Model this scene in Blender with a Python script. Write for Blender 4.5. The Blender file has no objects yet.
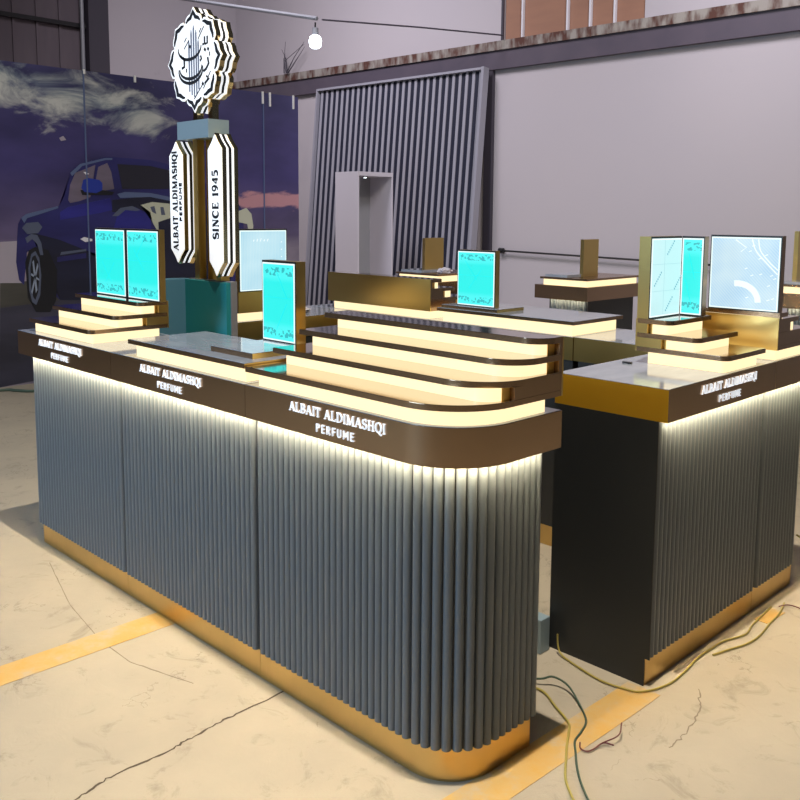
import bpy, bmesh, math, random
from mathutils import Vector, Matrix
random.seed(7)
C = bpy.context.scene.collection
PI = math.pi

# ------------------------------------------------------------------ materials
MATS = {}
def mat(name, col, rough=0.5, metal=0.0, emit=None, estr=0.0, noise=None, bump=None, spec=0.5, coat=0.0):
    """noise=(scale, second colour, amount, detail[, stretch])"""
    m = bpy.data.materials.new(name); m.use_nodes = True
    nt = m.node_tree; b = nt.nodes['Principled BSDF']
    b.inputs['Base Color'].default_value = (*col, 1)
    b.inputs['Roughness'].default_value = rough
    b.inputs['Metallic'].default_value = metal
    b.inputs['Specular IOR Level'].default_value = spec
    b.inputs['Coat Weight'].default_value = coat
    if emit:
        b.inputs['Emission Color'].default_value = (*emit, 1)
        b.inputs['Emission Strength'].default_value = estr
    if noise or bump:
        tc = nt.nodes.new('ShaderNodeTexCoord')
    if noise:
        mp = nt.nodes.new('ShaderNodeMapping')
        if len(noise) > 4: mp.inputs['Scale'].default_value = noise[4]
        nt.links.new(tc.outputs['Object'], mp.inputs['Vector'])
        n = nt.nodes.new('ShaderNodeTexNoise')
        n.inputs['Scale'].default_value = noise[0]; n.inputs['Detail'].default_value = noise[3]
        nt.links.new(mp.outputs['Vector'], n.inputs['Vector'])
        r = nt.nodes.new('ShaderNodeValToRGB')
        r.color_ramp.elements[0].position = 0.5 - 0.5*(1-noise[2])
        r.color_ramp.elements[1].position = 0.5 + 0.5*(1-noise[2])
        r.color_ramp.elements[0].color = (*col, 1); r.color_ramp.elements[1].color = (*noise[1], 1)
        nt.links.new(n.outputs['Fac'], r.inputs['Fac'])
        nt.links.new(r.outputs['Color'], b.inputs['Base Color'])
    if bump:
        n2 = nt.nodes.new('ShaderNodeTexNoise'); n2.inputs['Scale'].default_value = bump[0]; n2.inputs['Detail'].default_value = 6
        nt.links.new(tc.outputs['Object'], n2.inputs['Vector'])
        bp = nt.nodes.new('ShaderNodeBump'); bp.inputs['Strength'].default_value = bump[1]; bp.inputs['Distance'].default_value = 0.01
        nt.links.new(n2.outputs['Fac'], bp.inputs['Height']); nt.links.new(bp.outputs['Normal'], b.inputs['Normal'])
    MATS[name] = m
    return m

M = {}
M['bronze'] = mat('bronze', (0.40, 0.27, 0.17), 0.27, 1.0, bump=(60, .02))
M['brass'] = mat('brass', (0.74, 0.53, 0.19), 0.30, 1.0, noise=(3.0, (0.64, 0.46, 0.17), .5, 3))
M['brass_kick'] = mat('brass_kick', (0.72, 0.50, 0.20), 0.34, 1.0, noise=(5.0, (0.58, 0.40, 0.16), .5, 4))
M['slot_gold'] = mat('slot_gold', (0.95, 0.58, 0.13), 0.4, 0.25)
M['gold'] = mat('brass_end_reflection', (0.85, 0.47, 0.03), 0.42, 0.6)  # brass end face with the light boxes' warm reflection put into its colour
M['body'] = mat('body_paint', (0.022, 0.025, 0.029), 0.45)
M['flute'] = mat('fluted_paint', (0.12, 0.142, 0.165), 0.38)
M['stone'] = mat('glossy_stone', (0.27, 0.31, 0.40), 0.07, noise=(7, (0.38, 0.42, 0.50), .55, 6, (1, 3, 1)), coat=.3)
M['tier_top'] = mat('polished_tier_top', (0.62, 0.53, 0.44), 0.09, 1.0)
M['strip_soft'] = mat('led_strip_soft', (0.9, 0.85, 0.7), 0.4, emit=(1.0, 0.80, 0.48), estr=45.0)
M['warm'] = mat('warm_lightbox', (0.30, 0.26, 0.16), 0.4, emit=(1.0, 0.80, 0.46), estr=1.22)
M['strip'] = mat('led_strip', (0.9, 0.85, 0.7), 0.4, emit=(1.0, 0.80, 0.48), estr=125.0)
M['black'] = mat('black_trim', (0.012, 0.012, 0.014), 0.35)
M['white_letter'] = mat('white_letter', (0.9, 0.9, 0.92), 0.4, emit=(0.86, 0.92, 1.0), estr=0.55)
M['white_glow'] = mat('white_sign_face', (0.7, 0.7, 0.72), 0.4, emit=(0.93, 0.96, 1.0), estr=.85)
M['white'] = mat('white_gloss', (0.82, 0.82, 0.84), 0.3)
M['ink'] = mat('black_ink', (0.02, 0.02, 0.025), 0.5)
M['inkgrey'] = mat('grey_ink', (0.22, 0.24, 0.32), 0.5)
M['chrome_gold'] = mat('polished_gold', (0.85, 0.68, 0.38), 0.12, 1.0)
M['grey_block'] = mat('grey_block', (0.27, 0.36, 0.42), 0.35)
M['teal'] = mat('teal_board', (0.02, 0.27, 0.31), 0.4)
M['slate_board'] = mat('slate_board', (0.07, 0.19, 0.28), 0.45)
M['grey_edge'] = mat('grey_edge', (0.23, 0.23, 0.26), 0.5)
M['clean_grey'] = mat('cabinet_grey_white', (0.60, 0.58, 0.66), 0.45)
M['in_grey'] = mat('cabinet_inner_grey', (0.30, 0.31, 0.34), 0.5)
M['slat'] = mat('slat_grey', (0.27, 0.27, 0.32), 0.45)
M['slat_gap'] = mat('slat_backing', (0.012, 0.014, 0.030), 0.5)
M['cable_green'] = mat('cable_green', (0.06, 0.10, 0.07), 0.5)
M['cable_yellow'] = mat('cable_yellow', (0.42, 0.34, 0.08), 0.5)
M['cable_red'] = mat('cable_red', (0.14, 0.03, 0.03), 0.5)
M['bulb'] = mat('bulb_glow', (1, 1, 1), 0.4, emit=(0.80, 0.93, 1.0), estr=9)
M['steel_dark'] = mat('dark_steel', (0.045, 0.04, 0.055), 0.5)
M['beam'] = mat('beam_steel', (0.068, 0.058, 0.082), 0.55, noise=(3, (0.092, 0.075, 0.10), .5, 5))
M['rust'] = mat('peeling_rust', (0.075, 0.028, 0.020), 0.8, noise=(9, (0.27, 0.25, 0.23), .80, 8, (1, 1, .35)))
M['plywood'] = mat('plywood', (0.30, 0.155, 0.10), 0.7, noise=(2.0, (0.24, 0.125, 0.085), .4, 6, (1, 1, 4)))
M['stud'] = mat('metal_stud', (0.62, 0.62, 0.68), 0.4)
M['fitting'] = mat('grey_fitting', (0.22, 0.23, 0.26), 0.4)
for n, c in dict(m_ground=(0.028, 0.027, 0.025), m_road=(0.020, 0.020, 0.034), m_pale=(0.30, 0.27, 0.33), m_body=(0.010, 0.010, 0.062),
                 m_blue=(0.010, 0.010, 0.10), m_dark=(0.005, 0.006, 0.018), m_glass=(0.014, 0.014, 0.026), m_win=(0.075, 0.062, 0.090),
                 m_line=(0.075, 0.105, 0.21), m_mirror=(0.012, 0.030, 0.26), m_black=(0.006, 0.007, 0.012), m_slate=(0.070, 0.085, 0.14),
                 m_cream=(0.42, 0.44, 0.36), m_rim=(0.22, 0.26, 0.36), m_white=(0.6, 0.6, 0.65), m_pink=(0.38, 0.22, 0.27)).items():
    c = tuple(x*1.35 for x in c)
    M[n] = mat('print_' + n[2:], c, 0.45, noise=(2.2, tuple(x*2.3 for x in c), .55, 7, (1, .5, 2.2)) if n in ('m_body', 'm_ground', 'm_dark', 'm_blue', 'm_win', 'm_road') else None)

def N(nt, t, **kw):
    n = nt.nodes.new(t)
    for k, v in kw.items():
        if k in n.inputs: n.inputs[k].default_value = v
        else: setattr(n, k, v)
    return n
def ramp(nt, src, stops):
    r = nt.nodes.new('ShaderNodeValToRGB')
    e = r.color_ramp.elements
    while len(e) < len(stops): e.new(0.5)
    for i, (p, c) in enumerate(stops):
        e[i].position = p; e[i].color = (*c, 1)
    nt.links.new(src, r.inputs['Fac'])
    return r.outputs['Color']
def mixc(nt, fac, a, b, mode='MIX'):
    m = nt.nodes.new('ShaderNodeMix'); m.data_type = 'RGBA'; m.blend_type = mode
    for s, v in ((0, fac), (6, a), (7, b)):
        if isinstance(v, (int, float)): m.inputs[s].default_value = v
        elif isinstance(v, tuple): m.inputs[s].default_value = (*v, 1)
        else: nt.links.new(v, m.inputs[s])
    return m.outputs[2]
def math_(nt, op, a, b=None, clamp=False):
    m = nt.nodes.new('ShaderNodeMath'); m.operation = op; m.use_clamp = clamp
    for i, v in enumerate((a, b)):
        if v is None: continue
        if isinstance(v, (int, float)): m.inputs[i].default_value = v
        else: nt.links.new(v, m.inputs[i])
    return m.outputs[0]
def newmat(name, rough=.5):
    m = bpy.data.materials.new(name); m.use_nodes = True
    nt = m.node_tree; b = nt.nodes['Principled BSDF']; b.inputs['Roughness'].default_value = rough
    return m, nt, b

def screen_mat(name, base, edge, mark, estr, scale=26.0, border=.24):
    """lit panel under protective film: generated z gives the mottled rows at top and bottom edges"""
    m, nt, b = newmat(name, .45)
    tc = N(nt, 'ShaderNodeTexCoord'); sx = N(nt, 'ShaderNodeSeparateXYZ'); nt.links.new(tc.outputs['Generated'], sx.inputs[0])
    d = math_(nt, 'ABSOLUTE', math_(nt, 'SUBTRACT', sx.outputs['Z'], .5))
    n = N(nt, 'ShaderNodeTexNoise', Scale=scale, Detail=3.0); nt.links.new(tc.outputs['Object'], n.inputs['Vector'])
    band = math_(nt, 'MULTIPLY', math_(nt, 'GREATER_THAN', d, .5-border*.62), math_(nt, 'LESS_THAN', d, .5-border*.16))
    spk = math_(nt, 'GREATER_THAN', n.outputs['Fac'], .54)
    c = ramp(nt, d, [(0, base), (.5-border, base), (.5-border*.7, edge), (.5, edge)])
    c = mixc(nt, math_(nt, 'MULTIPLY', math_(nt, 'MULTIPLY', band, spk), .85), c, mark)
    b.inputs['Base Color'].default_value = (.05, .05, .05, 1)
    nt.links.new(c, b.inputs['Emission Color']); b.inputs['Emission Strength'].default_value = estr
    return m
M['cyan'] = screen_mat('cyan_film_screen', (0.0, .88, .82), (.05, .93, .90), (0.0, .40, .44), 1.0, 60)
M['cyan_line'] = mat('film_line', (0, .5, .5), .4, emit=(0, .62, .62), estr=.9)

def pale_mat(name, stripe):
    m, nt, b = newmat(name, .25)
    tc = N(nt, 'ShaderNodeTexCoord')
    w = N(nt, 'ShaderNodeTexWave', Scale=stripe[0], Distortion=stripe[1], Detail=2.0)
    w.bands_direction = 'DIAGONAL' if stripe[2] else 'X'
    mp = N(nt, 'ShaderNodeMapping'); nt.links.new(tc.outputs['Object'], mp.inputs['Vector']); nt.links.new(mp.outputs['Vector'], w.inputs['Vector'])
    n = N(nt, 'ShaderNodeTexNoise', Scale=5.0, Detail=2.0); nt.links.new(tc.outputs['Object'], n.inputs['Vector'])
    c = ramp(nt, n.outputs['Fac'], [(0.35, stripe[3]), (.7, stripe[4])])
    c = mixc(nt, math_(nt, 'MULTIPLY', w.outputs['Fac'], .35), c, (.85, .98, 1.0))
    b.inputs['Base Color'].default_value = (.05, .05, .05, 1)
    nt.links.new(c, b.inputs['Emission Color']); b.inputs['Emission Strength'].default_value = .92
    return m
M['pale_v'] = pale_mat('pale_screen_lined', (36, 2.0, False, (.40, .74, .90), (.62, .90, 1.0)))
M['pale_d'] = pale_mat('pale_screen_hatched', (52, .6, True, (.42, .70, .95), (.72, .93, 1.0)))
M['pale_p'] = mat('pale_screen_plain', (.05, .05, .05), .25, emit=(.62, .95, .97), estr=.92, noise=None)
M['screen_edge'] = mat('screen_bright_rim', (.05, .05, .05), .3, emit=(.85, 1.0, .98), estr=1.1)
M['map_line'] = mat('pale_map_line', (.05, .05, .05), .3, emit=(.88, .98, 1.0), estr=1.05)
M['grid_line'] = mat('pale_grid_line', (.05, .05, .05), .3, emit=(.36, .68, .74), estr=.9)
M['pale_mark'] = mat('pale_film_mark', (.05, .05, .05), .3, emit=(.14, .45, .58), estr=.9)

# floor: cast concrete, stains and hairline scratches
def floor_mat():
    m, nt, b = newmat('concrete_floor', .62)
    tc = N(nt, 'ShaderNodeTexCoord')
    n1 = N(nt, 'ShaderNodeTexNoise', Scale=.9, Detail=8.0, Roughness=.6); nt.links.new(tc.outputs['Object'], n1.inputs['Vector'])
    c = ramp(nt, n1.outputs['Fac'], [(.30, (.38, .33, .265)), (.55, (.49, .425, .325)), (.75, (.55, .48, .37))])
    n2 = N(nt, 'ShaderNodeTexNoise', Scale=7.0, Detail=10.0, Roughness=.7, Distortion=1.2); nt.links.new(tc.outputs['Object'], n2.inputs['Vector'])
    k = ramp(nt, n2.outputs['Fac'], [(.30, (.64, .61, .58)), (.45, (1, 1, 1)), (1, (1, 1, 1))])
    c = mixc(nt, .8, c, k, 'MULTIPLY')
    # fine scratches: distorted thin voronoi edges, present only in patches
    v = N(nt, 'ShaderNodeTexVoronoi', Scale=5.0); v.feature = 'DISTANCE_TO_EDGE'
    n3 = N(nt, 'ShaderNodeTexNoise', Scale=6.0, Detail=5.0); nt.links.new(tc.outputs['Object'], n3.inputs['Vector'])
    mv = mixc(nt, .55, tc.outputs['Object'], n3.outputs['Color']); nt.links.new(mv, v.inputs['Vector'])
    e = math_(nt, 'LESS_THAN', v.outputs['Distance'], .010)
    n4 = N(nt, 'ShaderNodeTexNoise', Scale=2.3, Detail=2.0); nt.links.new(tc.outputs['Object'], n4.inputs['Vector'])
    p = math_(nt, 'GREATER_THAN', n4.outputs['Fac'], .56)
    c = mixc(nt, math_(nt, 'MULTIPLY', math_(nt, 'MULTIPLY', e, p), .45), c, (.20, .165, .12))
    nt.links.new(c, b.inputs['Base Color'])
    bp = N(nt, 'ShaderNodeBump', Strength=.25, Distance=.01); nt.links.new(n2.outputs['Fac'], bp.inputs['Height']); nt.links.new(bp.outputs['Normal'], b.inputs['Normal'])
    return m
M['floor'] = floor_mat()
def line_mat():
    m, nt, b = newmat('worn_yellow_paint', .6)
    tc = N(nt, 'ShaderNodeTexCoord')
    n = N(nt, 'ShaderNodeTexNoise', Scale=5.0, Detail=9.0, Roughness=.7); nt.links.new(tc.outputs['Object'], n.inputs['Vector'])
    c = ramp(nt, n.outputs['Fac'], [(.34, (.50, .42, .30)), (.50, (.60, .39, .14)), (.66, (.62, .35, .07))])
    nt.links.new(c, b.inputs['Base Color'])
    return m
M['yellow'] = line_mat()
def wall_mat(name, a, b2):
    m, nt, b = newmat(name, .85)
    tc = N(nt, 'ShaderNodeTexCoord')
    n1 = N(nt, 'ShaderNodeTexNoise', Scale=.35, Detail=5.0); nt.links.new(tc.outputs['Object'], n1.inputs['Vector'])
    c = ramp(nt, n1.outputs['Fac'], [(.35, a), (.7, b2)])
    n2 = N(nt, 'ShaderNodeTexNoise', Scale=1.6, Detail=8.0, Roughness=.7); nt.links.new(tc.outputs['Object'], n2.inputs['Vector'])
    k = ramp(nt, n2.outputs['Fac'], [(.26, (.78, .76, .76)), (.34, (1, 1, 1)), (1, (1, 1, 1))])
    c = mixc(nt, .7, c, k, 'MULTIPLY')
    nt.links.new(c, b.inputs['Base Color'])
    return m
M['wall'] = wall_mat('pink_grey_plaster', (.40, .375, .41), (.43, .397, .423))
M['cladding'] = mat('dark_cladding', (0.105, 0.085, 0.105), .7, noise=(1.5, (0.13, 0.105, 0.12), .4, 4, (1, 6, 1)))
def banner_mat():
    m, nt, b = newmat('banner_sky_print', .42)
    tc = N(nt, 'ShaderNodeTexCoord'); sp = N(nt, 'ShaderNodeSeparateXYZ'); nt.links.new(tc.outputs['Object'], sp.inputs[0])
    Y, Z = sp.outputs['Y'], sp.outputs['Z']
    sky = ramp(nt, math_(nt, 'DIVIDE', Z, 2.7), [(.41, (.34, .30, .37)), (.46, (.11, .09, .18)), (.68, (.052, .045, .165)), (.82, (.058, .052, .175)), (1.0, (.070, .070, .19))])
    # cloud bank drifting down to the right
    ln = math_(nt, 'ADD', math_(nt, 'MULTIPLY', math_(nt, 'SUBTRACT', Y, 1.37), -.20), 2.60)
    d = math_(nt, 'ABSOLUTE', math_(nt, 'SUBTRACT', Z, ln))
    mp = N(nt, 'ShaderNodeMapping'); mp.inputs['Scale'].default_value = (1, .55, 1.3); mp.inputs['Rotation'].default_value = (.25, 0, 0)
    nt.links.new(tc.outputs['Object'], mp.inputs['Vector'])
    n = N(nt, 'ShaderNodeTexNoise', Scale=3.2, Detail=9.0, Roughness=.62, Distortion=.6); nt.links.new(mp.outputs['Vector'], n.inputs['Vector'])
    right = math_(nt, 'MULTIPLY', math_(nt, 'MAXIMUM', math_(nt, 'SUBTRACT', Y, 2.75), 0.0), .9)
    v = math_(nt, 'SUBTRACT', math_(nt, 'ADD', math_(nt, 'SUBTRACT', n.outputs['Fac'], math_(nt, 'MULTIPLY', d, .62)), .055), right)
    cl = ramp(nt, v, [(.40, (0, 0, 0)), (.58, (1, 1, 1)), (1, (1, 1, 1))])
    cc = ramp(nt, n.outputs['Fac'], [(.35, (.17, .27, .36)), (.55, (.50, .53, .54)), (.8, (.72, .71, .70))])
    n5 = N(nt, 'ShaderNodeTexNoise', Scale=1.3, Detail=6.0); nt.links.new(mp.outputs['Vector'], n5.inputs['Vector'])
    dk = ramp(nt, n5.outputs['Fac'], [(.35, (.55, .55, .62)), (.6, (1.25, 1.2, 1.25))])
    sky = mixc(nt, 1.0, sky, dk, 'MULTIPLY')
    c = mixc(nt, cl, sky, cc)
    # pink evening cloud low at the right end
    pv = math_(nt, 'SUBTRACT', math_(nt, 'MULTIPLY', n.outputs['Fac'], 1.5), math_(nt, 'MULTIPLY', math_(nt, 'ABSOLUTE', math_(nt, 'SUBTRACT', Z, 1.60)), 5.0))
    pv = math_(nt, 'MULTIPLY', pv, math_(nt, 'GREATER_THAN', Y, 3.35))
    c = mixc(nt, ramp(nt, pv, [(.36, (0, 0, 0)), (.52, (1, 1, 1)), (1, (1, 1, 1))]), c, (.52, .27, .32))
    nt.links.new(c, b.inputs['Base Color'])
    return m
M['banner'] = banner_mat()

# ------------------------------------------------------------------ mesh helpers
def obj(name, bm, m, parent=None, smooth=False, bevel=0.0):
    me = bpy.data.meshes.new(name)
    bmesh.ops.recalc_face_normals(bm, faces=bm.faces)
    bm.to_mesh(me); bm.free()
    for mm in (m if isinstance(m, (list, tuple)) else [m]): me.materials.append(mm)
    o = bpy.data.objects.new(name, me); C.objects.link(o)
    if parent: o.parent = parent
    if smooth:
        for p in me.polygons: p.use_smooth = True
        me.set_sharp_from_angle(angle=math.radians(35))
    if bevel:
        b = o.modifiers.new('bevel', 'BEVEL'); b.width = bevel; b.segments = 2; b.limit_method = 'ANGLE'; b.angle_limit = math.radians(50)
    return o
def thing(name, label, cat, loc=(0, 0, 0), rz=0, group=None):
    o = bpy.data.objects.new(name, None); C.objects.link(o); o.empty_display_size = .1
    o.location = loc; o.rotation_euler = (0, 0, rz); o['label'] = label; o['category'] = cat
    if group: o['group'] = group
    return o
def tag(o, label, cat, group=None):
    o['label'] = label; o['category'] = cat
    if group: o['group'] = group
    return o
def struct(o): o['kind'] = 'structure'; return o
def box(bm, x0, x1, y0, y1, z0, z1, mi=0):
    vs = [bm.verts.new((x, y, z)) for z in (z0, z1) for x, y in ((x0, y0), (x1, y0), (x1, y1), (x0, y1))]
    for q in ((3, 2, 1, 0), (4, 5, 6, 7), (0, 1, 5, 4), (1, 2, 6, 5), (2, 3, 7, 6), (3, 0, 4, 7)):
        f = bm.faces.new([vs[i] for i in q]); f.material_index = mi
    return bm
def B(*a): return box(bmesh.new(), *a)
def prism(bm, pts, z0, z1, mi=0):
    lo = [bm.verts.new((x, y, z0)) for x, y in pts]; hi = [bm.verts.new((x, y, z1)) for x, y in pts]
    n = len(pts)
    fs = [bm.faces.new(lo[::-1]), bm.faces.new(hi)]
    for i in range(n): fs.append(bm.faces.new((lo[i], lo[(i+1) % n], hi[(i+1) % n], hi[i])))
    for f in fs: f.material_index = mi
    return bm
def rrect(x0, x1, y0, y1, rl=0, rr=0, seg=14):
    """rectangle with the two front (y0) corners rounded: rl at x0, rr at x1"""
    p = []
    if rr:
        for i in range(seg+1):
            a = -PI/2 + PI/2*i/seg; p.append((x1-rr+rr*math.cos(a), y0+rr+rr*math.sin(a)))
    else: p.append((x1, y0))
    p += [(x1, y1), (x0, y1)]
    if rl:
        for i in range(seg+1):
            a = PI + PI/2*i/seg; p.append((x0+rl+rl*math.cos(a), y0+rl+rl*math.sin(a)))
    else: p.append((x0, y0))
    return p
def tube(bm, pts, r, seg=8):
    rings = []
    for i, p in enumerate(pts):
        p = Vector(p)
        t = (Vector(pts[min(i+1, len(pts)-1)]) - Vector(pts[max(i-1, 0)])).normalized()
        a = t.orthogonal() if abs(t.z) > .9 else t.cross(Vector((0, 0, 1)))
        a.normalize(); b = t.cross(a)
        rr = r[i] if isinstance(r, (list, tuple)) else r
        rings.append([bm.verts.new(p + a*math.cos(2*PI*k/seg)*rr + b*math.sin(2*PI*k/seg)*rr) for k in range(seg)])
    for A, Bq in zip(rings, rings[1:]):
        for k in range(seg): bm.faces.new((A[k], A[(k+1) % seg], Bq[(k+1) % seg], Bq[k]))
    bm.faces.new(rings[0][::-1]); bm.faces.new(rings[-1])
    return bm
def spline(pts, n=6):
    out = []
    P = [Vector(p) for p in pts]; P = [P[0]*2-P[1]] + P + [P[-1]*2-P[-2]]
    for i in range(1, len(P)-2):
        for k in range(n):
            t = k/n; a, b, c, d = P[i-1:i+3]
            out.append(.5*((2*b)+(-a+c)*t+(2*a-5*b+4*c-d)*t*t+(-a+3*b-3*c+d)*t**3))
    out.append(P[-2]); return out
def plate_strip(bm, pts, w, d0, d1, T, mi=0):
    """2D polyline pts with width(s) w turned into a solid ribbon, depth d0..d1, mapped by T(u, v, d)"""
    n = len(pts); L = []; R = []
    for i, p in enumerate(pts):
        a = Vector(pts[max(i-1, 0)]); b = Vector(pts[min(i+1, n-1)]); t = (b-a)
        if t.length < 1e-9: t = Vector((1, 0))
        t.normalize(); nn = Vector((-t.y, t.x)); ww = (w[i] if isinstance(w, (list, tuple)) else w)/2
        L.append(Vector(p)+nn*ww); R.append(Vector(p)-nn*ww)
    loop = L + R[::-1]
    if (len(loop) < 3): return
    for i in range(n-1):
        q = [L[i], L[i+1], R[i+1], R[i]]
        f0 = [bm.verts.new(T(v.x, v.y, d0)) for v in q]; f1 = [bm.verts.new(T(v.x, v.y, d1)) for v in q]
        for fv in (f0[::-1], f1, (f0[0], f0[1], f1[1], f1[0]), (f0[3], f0[2], f1[2], f1[3])):
            bm.faces.new(fv).material_index = mi
        if i == 0: bm.faces.new((f0[0], f0[3], f1[3], f1[0])).material_index = mi
        if i == n-2: bm.faces.new((f0[1], f0[2], f1[2], f1[1])).material_index = mi

# ------------------------------------------------------------------ lettering (own stroke glyphs)
def arc(cx, cy, rx, ry, a0, a1, n=10):
    return [(cx+rx*math.cos(math.radians(a0+(a1-a0)*i/n)), cy+ry*math.sin(math.radians(a0+(a1-a0)*i/n))) for i in range(n+1)]
TK, TH = .135, .06
def bowl(n, t0=TH, t1=TK): return [t0+(t1-t0)*math.sin(PI*i/(n-1)) for i in range(n)]
def SF(x, y, w=.24): return ([(x-w/2, y), (x+w/2, y)], .055)
G = {
 'A': (.78, [([(.10, .03), (.37, .97)], TH), ([(.36, .98), (.66, .03)], TK), ([(.20, .34), (.56, .34)], .06), SF(.10, .03, .2), SF(.67, .03)]),
 'L': (.62, [([(.16, .03), (.16, .97)], TK), SF(.16, .97), ([(.06, .03), (.56, .03)], .06), ([(.55, .02), (.57, .26)], .06)]),
 'B': (.68, [([(.16, .03), (.16, .97)], TK), (arc(.28, .74, .26, .23, 90, -90), bowl(11)), (arc(.28, .27, .31, .24, 90, -90), bowl(11)), ([(.05, .97), (.30, .97)], .055), ([(.05, .03), (.30, .03)], .055), ([(.16, .51), (.3, .51)], .05)]),
 'I': (.34, [([(.17, .03), (.17, .97)], TK), SF(.17, .97), SF(.17, .03)]),
 'T': (.66, [([(.33, .03), (.33, .97)], TK), ([(.05, .96), (.61, .96)], .07), ([(.06, .98), (.05, .74)], .06), ([(.60, .98), (.61, .74)], .06), SF(.33, .03)]),
 'D': (.76, [([(.16, .03), (.16, .97)], TK), (arc(.28, .5, .38, .46, 90, -90, 14), bowl(15)), ([(.05, .97), (.30, .97)], .055), ([(.05, .03), (.30, .03)], .055)]),
 'M': (.96, [([(.14, .03), (.16, .97)], TH), ([(.17, .97), (.47, .05)], TK), ([(.47, .05), (.77, .97)], TH), ([(.80, .03), (.80, .97)], TK), SF(.14, .03, .2), SF(.80, .03), ([(.05, .97), (.2, .97)], .05), ([(.76, .97), (.91, .97)], .05)]),
 'S': (.58, [(arc(.29, .73, .20, .23, 35, 250, 12)+arc(.29, .27, .22, .24, 80, -145, 12), [.06+.09*math.sin(PI*i/25) for i in range(26)]), ([(.47, .97), (.47, .72)], .045), ([(.08, .03), (.08, .30)], .045)]),
 'H': (.78, [([(.17, .03), (.17, .97)], TK), ([(.61, .03), (.61, .97)], TK), ([(.17, .52), (.61, .52)], .06), SF(.17, .03), SF(.17, .97), SF(.61, .03), SF(.61, .97)]),
 'Q': (.78, [(arc(.38, .5, .30, .46, 90, 450, 24), [.07+.08*abs(math.sin(2*PI*i/24)) for i in range(25)]), ([(.36, .10), (.50, -.06), (.72, -.20)], .11)]),
 'N': (.78, [([(.16, .03), (.16, .97)], TH), ([(.17, .97), (.62, .03)], TK), ([(.62, .03), (.62, .97)], TH), SF(.16, .03, .2), SF(.62, .97, .2), ([(.05, .97), (.2, .97)], .05)]),
 'C': (.70, [(arc(.38, .5, .30, .46, 48, 312, 20), [.06+.10*math.sin(PI*i/20) for i in range(21)]), ([(.60, .96), (.60, .70)], .05)]),
 'E': (.62, [([(.16, .03), (.16, .97)], TK), ([(.05, .97), (.54, .97)], .06), ([(.05, .03), (.57, .03)], .06), ([(.16, .52), (.42, .52)], .055), ([(.54, .98), (.54, .78)], .05), ([(.56, .02), (.57, .24)], .05), ([(.42, .62), (.42, .42)], .05)]),
 '1': (.40, [([(.22, .03), (.22, .97)], TK), ([(.08, .80), (.22, .95)], .06), SF(.22, .03, .28)]),
 '9': (.60, [(arc(.29, .68, .20, .29, 0, 360, 18), .09), ([(.49, .68), (.46, .30), (.30, .05), (.14, .06)], [.14, .12, .08, .06])]),
 '4': (.60, [([(.42, .03), (.42, .97)], TK), ([(.42, .96), (.06, .30)], .06), ([(.05, .29), (.56, .29)], .07)]),
 '5': (.58, [([(.12, .93), (.50, .93)], .11), ([(.13, .95), (.12, .55)], .06), (arc(.26, .32, .23, .28, 110, -140, 12), bowl(13))]),
}
sw = .115
GS = {
 'P': (.62, [([(.13, 0), (.13, 1)], sw), (arc(.28, .73, .22, .21, 90, -90), sw), ([(.13, .94), (.30, .94)], sw), ([(.13, .52), (.30, .52)], sw)]),
 'E': (.58, [([(.13, 0), (.13, 1)], sw), ([(.13, .94), (.50, .94)], sw), ([(.13, .52), (.46, .52)], sw), ([(.13, .06), (.50, .06)], sw)]),
 'R': (.64, [([(.13, 0), (.13, 1)], sw), (arc(.28, .74, .22, .20, 90, -90), sw), ([(.13, .94), (.30, .94)], sw), ([(.13, .54), (.30, .54)], sw), ([(.30, .52), (.53, 0)], sw)]),
 'F': (.56, [([(.13, 0), (.13, 1)], sw), ([(.13, .94), (.50, .94)], sw), ([(.13, .52), (.46, .52)], sw)]),
 'U': (.68, [([(.13, 1), (.13, .30)]+arc(.33, .28, .20, .22, 180, 360)+[(.53, .30), (.53, 1)], sw)]),
 'M': (.82, [([(.13, 0), (.13, 1)], sw), ([(.14, .98), (.41, .30)], sw), ([(.41, .30), (.68, .98)], sw), ([(.69, 0), (.69, 1)], sw)]),
}
def text_mesh(bm, s, font, T, u0, u1, v0, v1, d, track=.05, wt=1.0):
    """string fitted into [u0,u1] x [v0,v1]; T maps (u, v, depth) to 3D"""
    adv = []; x = 0
    for ch in s:
        adv.append(x); x += (.42 if ch == ' ' else font[ch][0]+track)
    k = (u1-u0)/(x-track); h = v1-v0
    for ch, a in zip(s, adv):
        if ch == ' ': continue
        for pts, w in font[ch][1]:
            P2 = [((a+p[0])*k+u0, v0+p[1]*h) for p in pts]
            sc = (h+k)/2*wt
            ww = [q*sc for q in w] if isinstance(w, (list, tuple)) else w*sc
            plate_strip(bm, P2, ww, 0, d, T)
def shop_letters(parent, c, half=.199):
    """two lines on a band's front (local y = 0 plane, facing -y)"""
    T = lambda u, v, d: (u, -.0005-d, v)
    bm = bmesh.new()
    text_mesh(bm, 'ALBAIT ALDIMASHQI', G, T, c-half, c+half, .908, .935, .004)
    obj('shop_name_lettering', bm, M['white_letter'], parent)
    bm = bmesh.new()
    text_mesh(bm, 'PERFUME', GS, T, c-.080, c+.080, .8665, .8895, .004, .12)
    obj('product_lettering', bm, M['white_letter'], parent)

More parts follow.
